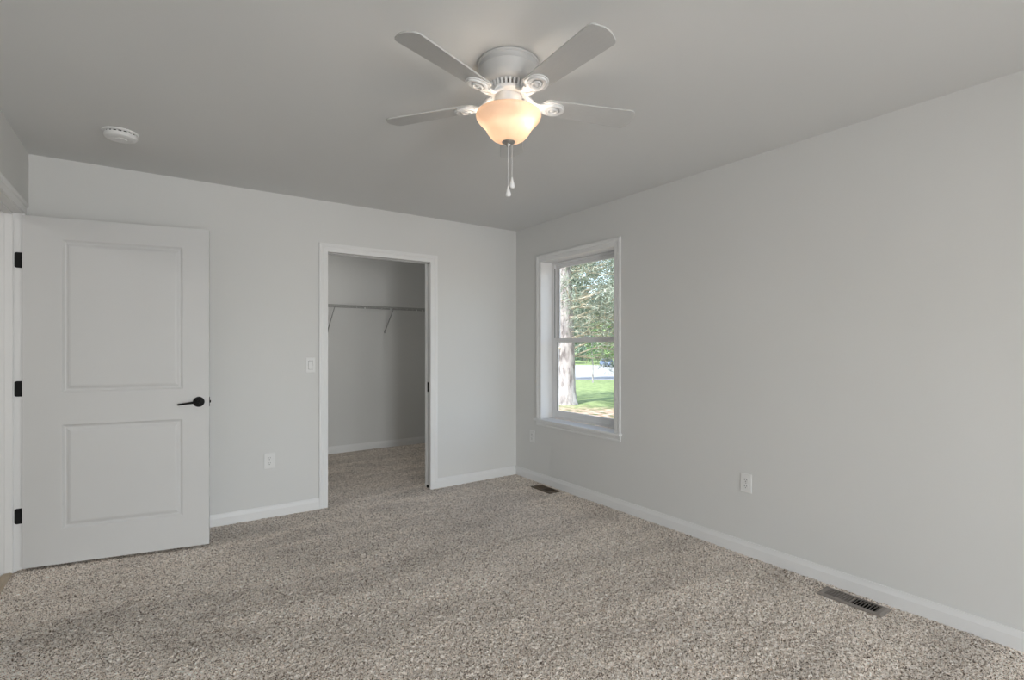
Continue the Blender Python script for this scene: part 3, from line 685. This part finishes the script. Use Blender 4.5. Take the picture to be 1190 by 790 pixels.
# ------------------------------------------------------------------ closet shelf
shf = empty('wire_shelf', (1.875, CB, 1.75))
tag(shf, 'ventilated wire shelf with hanging rail at the back of the closet', 'closet shelf')
xa, xb = CL0 + 0.004 - 1.875, CL1 - 0.004 - 1.875
b = MB(); n = int((xb - xa) / 0.0254)
for i in range(n + 1):
    x = xa + 0.006 + i * 0.0254
    if x < xb - 0.004: b.tube([(x, -0.006, 0.014), (x, -0.302, 0.014), (x, -0.305, 0.008), (x, -0.305, -0.016)], 0.0013, 6)
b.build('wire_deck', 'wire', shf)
b = MB()
for (y, z, r) in ((-0.007, 0.011, 0.003), (-0.155, 0.011, 0.003), (-0.302, 0.0115, 0.0032), (-0.305, -0.017, 0.0036)): b.tube([(xa, y, z), (xb, y, z)], r, 8)
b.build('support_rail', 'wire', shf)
for x in (1.712 - 1.875, 2.421 - 1.875, 1.03 - 1.875):
    b = MB().tube([(x, -0.303, -0.012), (x, -0.285, -0.020), (x, -0.020, -0.268), (x, -0.004, -0.278)], [0.0055, 0.006, 0.006, 0.0055], 8)
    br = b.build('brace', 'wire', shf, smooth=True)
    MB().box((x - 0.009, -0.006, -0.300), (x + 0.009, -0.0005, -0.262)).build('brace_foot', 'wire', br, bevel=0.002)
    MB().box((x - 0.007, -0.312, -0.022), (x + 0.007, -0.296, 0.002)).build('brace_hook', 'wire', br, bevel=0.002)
for x in (2.06 - 1.875, 2.38 - 1.875, 2.72 - 1.875, 2.80 - 1.875, 1.40 - 1.875):
    MB().box((x - 0.008, -0.0115, 0.000), (x + 0.008, -0.0005, 0.022)).build('wall_clip', 'plastic', shf, bevel=0.002)
    MB().box((x - 0.006, -0.311, -0.024), (x + 0.006, -0.300, -0.006)).build('rail_clip', 'plastic', shf, bevel=0.002)

# ------------------------------------------------------------------ outside
SV = Vector((0.6615, 0.7577, 0)).normalized(); LV = Vector((SV.y, -SV.x, 0))   # down the view through the window, and to its right
def gz(s): return -0.40 if s < 16 else (-0.40 - (s - 16) * 0.0356 if s < 75 else -2.5)
def gp(s, l, dz=0.0): p = SV * s + LV * l; return Vector((p.x, p.y, gz(s) + dz))
b = MB(); ss = [-40, 0, 8, 12, 16, 20, 25, 30, 36, 42, 50, 58, 66, 75, 90, 120, 180, 320]; lls = [-120, -60, -30, -15, -8, -4, 0, 4, 8, 15, 30, 60, 120]
vs = [(l, s, gz(s)) for s in ss for l in lls]; nl = len(lls)
b.add(vs, [(i * nl + j, i * nl + j + 1, (i + 1) * nl + j + 1, (i + 1) * nl + j) for i in range(len(ss) - 1) for j in range(nl - 1)])
rzg = math.atan2(SV.y, SV.x) - PI / 2
lawn = tag(b.build('ground', 'lawn', rot=(0, 0, rzg)), 'sunny lawn with leaf litter outside the window', 'lawn', kind='structure')
b = MB(); dl = [-60, -20, -8, 0, 8, 20, 60]; ds = [39, 48, 58, 70, 82, 94, 106]
vs = [(l, s + 0.05 * l, gz(s + 0.05 * l) + 0.03) for s in ds for l in dl]
b.add(vs, [(i * 7 + j, i * 7 + j + 1, (i + 1) * 7 + j + 1, (i + 1) * 7 + j) for i in range(6) for j in range(6)])
tag(b.build('driveway', 'drive', rot=(0, 0, rzg)), 'pale gravel driveway beyond the lawn', 'driveway', kind='structure')

def blades_mesh(name, centers, sizes, m, parent, n_each, spread, seed, aspect=0.35):
    rng = np.random.default_rng(seed)
    cs_ = np.repeat(np.array(centers), n_each, 0); sz = np.repeat(np.array(sizes), n_each)
    N = len(cs_)
    off = rng.normal(0, 1, (N, 3)); off /= np.linalg.norm(off, axis=1, keepdims=True); off *= (rng.uniform(0, 1, (N, 1)) ** 0.5) * spread
    p = cs_ + off
    d = rng.normal(0, 1, (N, 3)); d /= np.linalg.norm(d, axis=1, keepdims=True)
    u = np.cross(d, rng.normal(0, 1, (N, 3))); u /= np.linalg.norm(u, axis=1, keepdims=True)
    L = (sz * rng.uniform(0.7, 1.3, N))[:, None]; Wd = L * aspect
    V = np.stack([p - d * L / 2, p - u * Wd / 2, p + d * L / 2, p + u * Wd / 2], 1).reshape(-1, 3).astype(np.float32)
    me = bpy.data.meshes.new(name); me.vertices.add(len(V)); me.vertices.foreach_set('co', V.ravel())
    me.loops.add(4 * N); me.loops.foreach_set('vertex_index', np.arange(4 * N, dtype=np.int32))
    me.polygons.add(N); me.polygons.foreach_set('loop_start', np.arange(0, 4 * N, 4, dtype=np.int32)); me.polygons.foreach_set('loop_total', np.full(N, 4, np.int32))
    me.update(calc_edges=True); me.materials.append(M[m])
    o = bpy.data.objects.new(name, me); C.objects.link(o); o.parent = parent
    return o

# the big pine right outside
random.seed(11)
TP = SV * 15.0 - LV * 0.02; TP = Vector((9.90, 11.38, -0.40))
pine = tag(empty('pine_tree', TP), 'big pine with pale grey trunk and bare lower branches outside the window', 'tree')
b = MB()
hs = [-0.1, 0.1, 0.35, 0.8, 1.6, 2.6, 4, 6, 9, 12]; rr = [0.40, 0.34, 0.295, 0.275, 0.262, 0.25, 0.225, 0.19, 0.12, 0.04]
b.tube([(0.02 * math.sin(h * 1.3) - 0.035 * h * 0.8192 * 0.5, 0.02 * math.cos(h) + 0.035 * h * 0.5736 * 0.5, h) for h in hs], rr, 20)
b.build('trunk', 'bark', pine, smooth=True, angle=80)
cl = []
for k in range(44):
    z = 1.3 + 4.6 * (k / 44.0) ** 0.95; a = random.uniform(-2.3, 1.9) if k % 3 else random.uniform(-PI, PI)
    Ln = random.uniform(1.6, 3.4); rise = random.uniform(-0.15, 0.45); sag = random.uniform(-0.5, 0.35)
    bend = random.uniform(-0.7, 0.7); wig = random.uniform(0.04, 0.12); ph = random.uniform(0, 6)
    def B(t, a=a, z=z, Ln=Ln, rise=rise, sag=sag, bend=bend, wig=wig, ph=ph):
        aa = a + bend * t * t
        return Vector((math.cos(aa) * Ln * t, math.sin(aa) * Ln * t, z + Ln * (rise * t + sag * t * t) + wig * math.sin(5 * t + ph) * t))
    b = MB(); r0 = random.uniform(0.014, 0.034)
    b.tube([B(t / 7 * 0.97 + 0.05) for t in range(8)], [r0 * (1 - 0.11 * t) for t in range(8)], 7)
    for q in range(11):
        t = random.uniform(0.2, 0.95); p = B(t); a2 = a + random.choice((-1, 1)) * random.uniform(0.4, 1.0); l2 = random.uniform(0.5, 1.2)
        e = p + Vector((math.cos(a2) * l2, math.sin(a2) * l2, random.uniform(-0.35, 0.45) * l2)); m_ = (p + e) / 2 + Vector((0, 0, random.uniform(-0.08, 0.08)))
        b.tube([p, m_, e], [0.013, 0.010, 0.007], 5)
        if z > 1.9 or random.random() < 0.4: cl.append(e)
    b.build('branch', 'twig', pine, smooth=True)
    cl.append(B(1.0)); cl.append(B(0.8))
for k in range(260):
    z = random.uniform(4.6, 11.5); rad = 3.2 * (1 - (z - 4) / 9) * math.sqrt(random.random()) + 0.3; a = random.uniform(-PI, PI)
    cl.append(Vector((math.cos(a) * rad, math.sin(a) * rad, z)))
fo = blades_mesh('foliage', [tuple(p) for p in cl], [0.17] * len(cl), 'needle', pine, 70, 0.36, 3, 0.10)

def tree(name, s, l, h, cr, cz, m, label, nclump, seed, size=0.28, each=60, trunk_r=0.14, group=None, cat='tree', low=0.25):
    rnd = random.Random(seed); p = gp(s, l)
    e = tag(empty(name, p), label, cat, group)
    b = MB(); b.tube([(0, 0, -0.2), (0.03, 0.02, h * 0.3), (-0.04, 0.05, h * 0.6), (0, 0, h * 0.92)], [trunk_r, trunk_r * 0.8, trunk_r * 0.5, trunk_r * 0.12], 10)
    for k in range(9):
        a = rnd.uniform(-PI, PI); z = h * rnd.uniform(0.25, 0.8); q = cr * rnd.uniform(0.5, 0.9)
        b.tube([(0, 0, z), (math.cos(a) * q * 0.5, math.sin(a) * q * 0.5, z + q * 0.30), (math.cos(a) * q, math.sin(a) * q, z + q * 0.42)], [trunk_r * 0.4, trunk_r * 0.25, trunk_r * 0.08], 6)
    b.build('trunk', 'bark', e, smooth=True, angle=80)
    c = []
    for k in range(nclump):
        while True:
            x, y, z = (rnd.uniform(-1, 1) for _ in range(3))
            if x * x + y * y + z * z < 1: break
        c.append((x * cr, y * cr, max(h * low * 0.5, cz + z * (h - cz))))
    blades_mesh('foliage', c, [size] * len(c), m, e, each, cr * 0.22, seed, 0.5)
    return e
tree('pine_tree', 23, 5.5, 9, 2.2, 5.6, 'leaf_blue', 'grey green conifer at the right edge of the window view', 120, 21, 0.20, 90)
tree('spruce_tree', 40, 0.3, 19, 2.1, 8.6, 'needle', 'tall dark spruce rising straight behind the pine trunk', 330, 61, 0.24, 80, 0.2, low=0.34)
tree('spruce_tree', 41, 5.6, 18, 2.1, 8.4, 'leaf_blue', 'tall grey green spruce at the right side of the window view', 330, 62, 0.24, 80, 0.2, low=0.30)
tree('young_tree', 33, 1.62, 3.9, 0.55, 2.5, 'leaf', 'slim young tree on the lawn in front of the car', 26, 22, 0.10, 70, 0.05)
tree('leafy_tree', 114, -3.0, 14, 4.4, 7.0, 'leaf', 'broad green tree rising behind the driveway, next to the pine trunk', 170, 23, 0.40, 70, 0.26)
tree('leafy_tree', 116, 8.0, 14, 4.5, 7.2, 'leaf_bright', 'fresh green tree behind the driveway, centre of the window view', 180, 24, 0.42, 70, 0.28)
tree('leafy_tree', 113, 19.0, 14, 4.5, 7.2, 'leaf', 'green tree standing farthest right behind the driveway', 170, 25, 0.40, 70, 0.26)
tree('leafy_tree', 115, -14.0, 14, 4.4, 7.2, 'leaf_blue', 'grey green tree half hidden behind the pine trunk', 160, 26, 0.40, 60, 0.28)
for k, (s, l, h, lab) in enumerate(((142, -10, 19, 'tall far tree at the woodland edge, behind the pine trunk'), (144, 4.5, 20, 'tall far tree at the woodland edge, behind the broad green tree'), (142, 19, 19, 'tall far tree at the woodland edge, above the car'), (145, 33.5, 20, 'tall far tree at the right end of the woodland edge'))):
    tree('woodland_tree', s, l, h, 5.2, 9.0, 'leaf_blue' if k % 2 else 'leaf', lab, 170, 40 + k, 0.60, 60, 0.35, group='woodland trees beyond the driveway', low=0.0)

# parked car, seen from the front
car = tag(empty('parked_car', gp(99, 7.6, 0.03), math.atan2(-SV.y, -SV.x) + 0.25), 'small blue car parked on the gravel driveway in the distance', 'car')
side = [(-2.05, 0.45), (-2.1, 0.80), (-1.95, 0.98), (-1.55, 1.02), (-1.05, 1.46), (-0.4, 1.52), (0.35, 1.47), (1.0, 1.02), (1.85, 0.88), (2.08, 0.70), (2.08, 0.40), (1.75, 0.28), (-1.75, 0.28)]
MB().prism(side, lambda p: (p[0], -0.86 + (0.16 if p[1] > 1.2 else 0), p[1]), lambda p: (p[0], 0.86 - (0.16 if p[1] > 1.2 else 0), p[1])).build('body', 'car_paint', car, bevel=0.05)
b = MB().add([(0.42, -0.66, 1.44), (0.42, 0.66, 1.44), (0.99, 0.76, 1.07), (0.99, -0.76, 1.07), (0.44, -0.66, 1.46), (0.44, 0.66, 1.46), (1.01, 0.76, 1.09), (1.01, -0.76, 1.09)], [(0, 1, 2, 3), (4, 7, 6, 5), (0, 4, 5, 1), (1, 5, 6, 2), (2, 6, 7, 3), (3, 7, 4, 0)])
b.build('windscreen', 'car_glass', car)
for s in (-1, 1):
    MB().prism([(-1.3, 1.08), (-0.95, 1.38), (0.25, 1.40), (0.72, 1.08)], lambda p: (p[0], s * (0.84 if p[1] < 1.2 else 0.70), p[1]), lambda p: (p[0], s * (0.875 if p[1] < 1.2 else 0.735), p[1])).build('side_window', 'car_glass', car)
    MB().box((2.02, s * 0.62 - 0.17, 0.66), (2.10, s * 0.62 + 0.17, 0.78)).build('headlamp', 'lens', car, bevel=0.02)
    for x in (-1.3, 1.3):
        MB().lathe([(0.0, -0.1), (0.24, -0.1), (0.31, -0.08), (0.32, 0.0), (0.31, 0.08), (0.24, 0.1), (0.0, 0.1)], 24, axis='Y').build('wheel', 'tyre', car, smooth=True, loc=(x, s * 0.78, 0.32))
MB().box((2.05, -0.36, 0.48), (2.095, 0.36, 0.62)).build('front_grille', 'dark_slot', car, bevel=0.01)
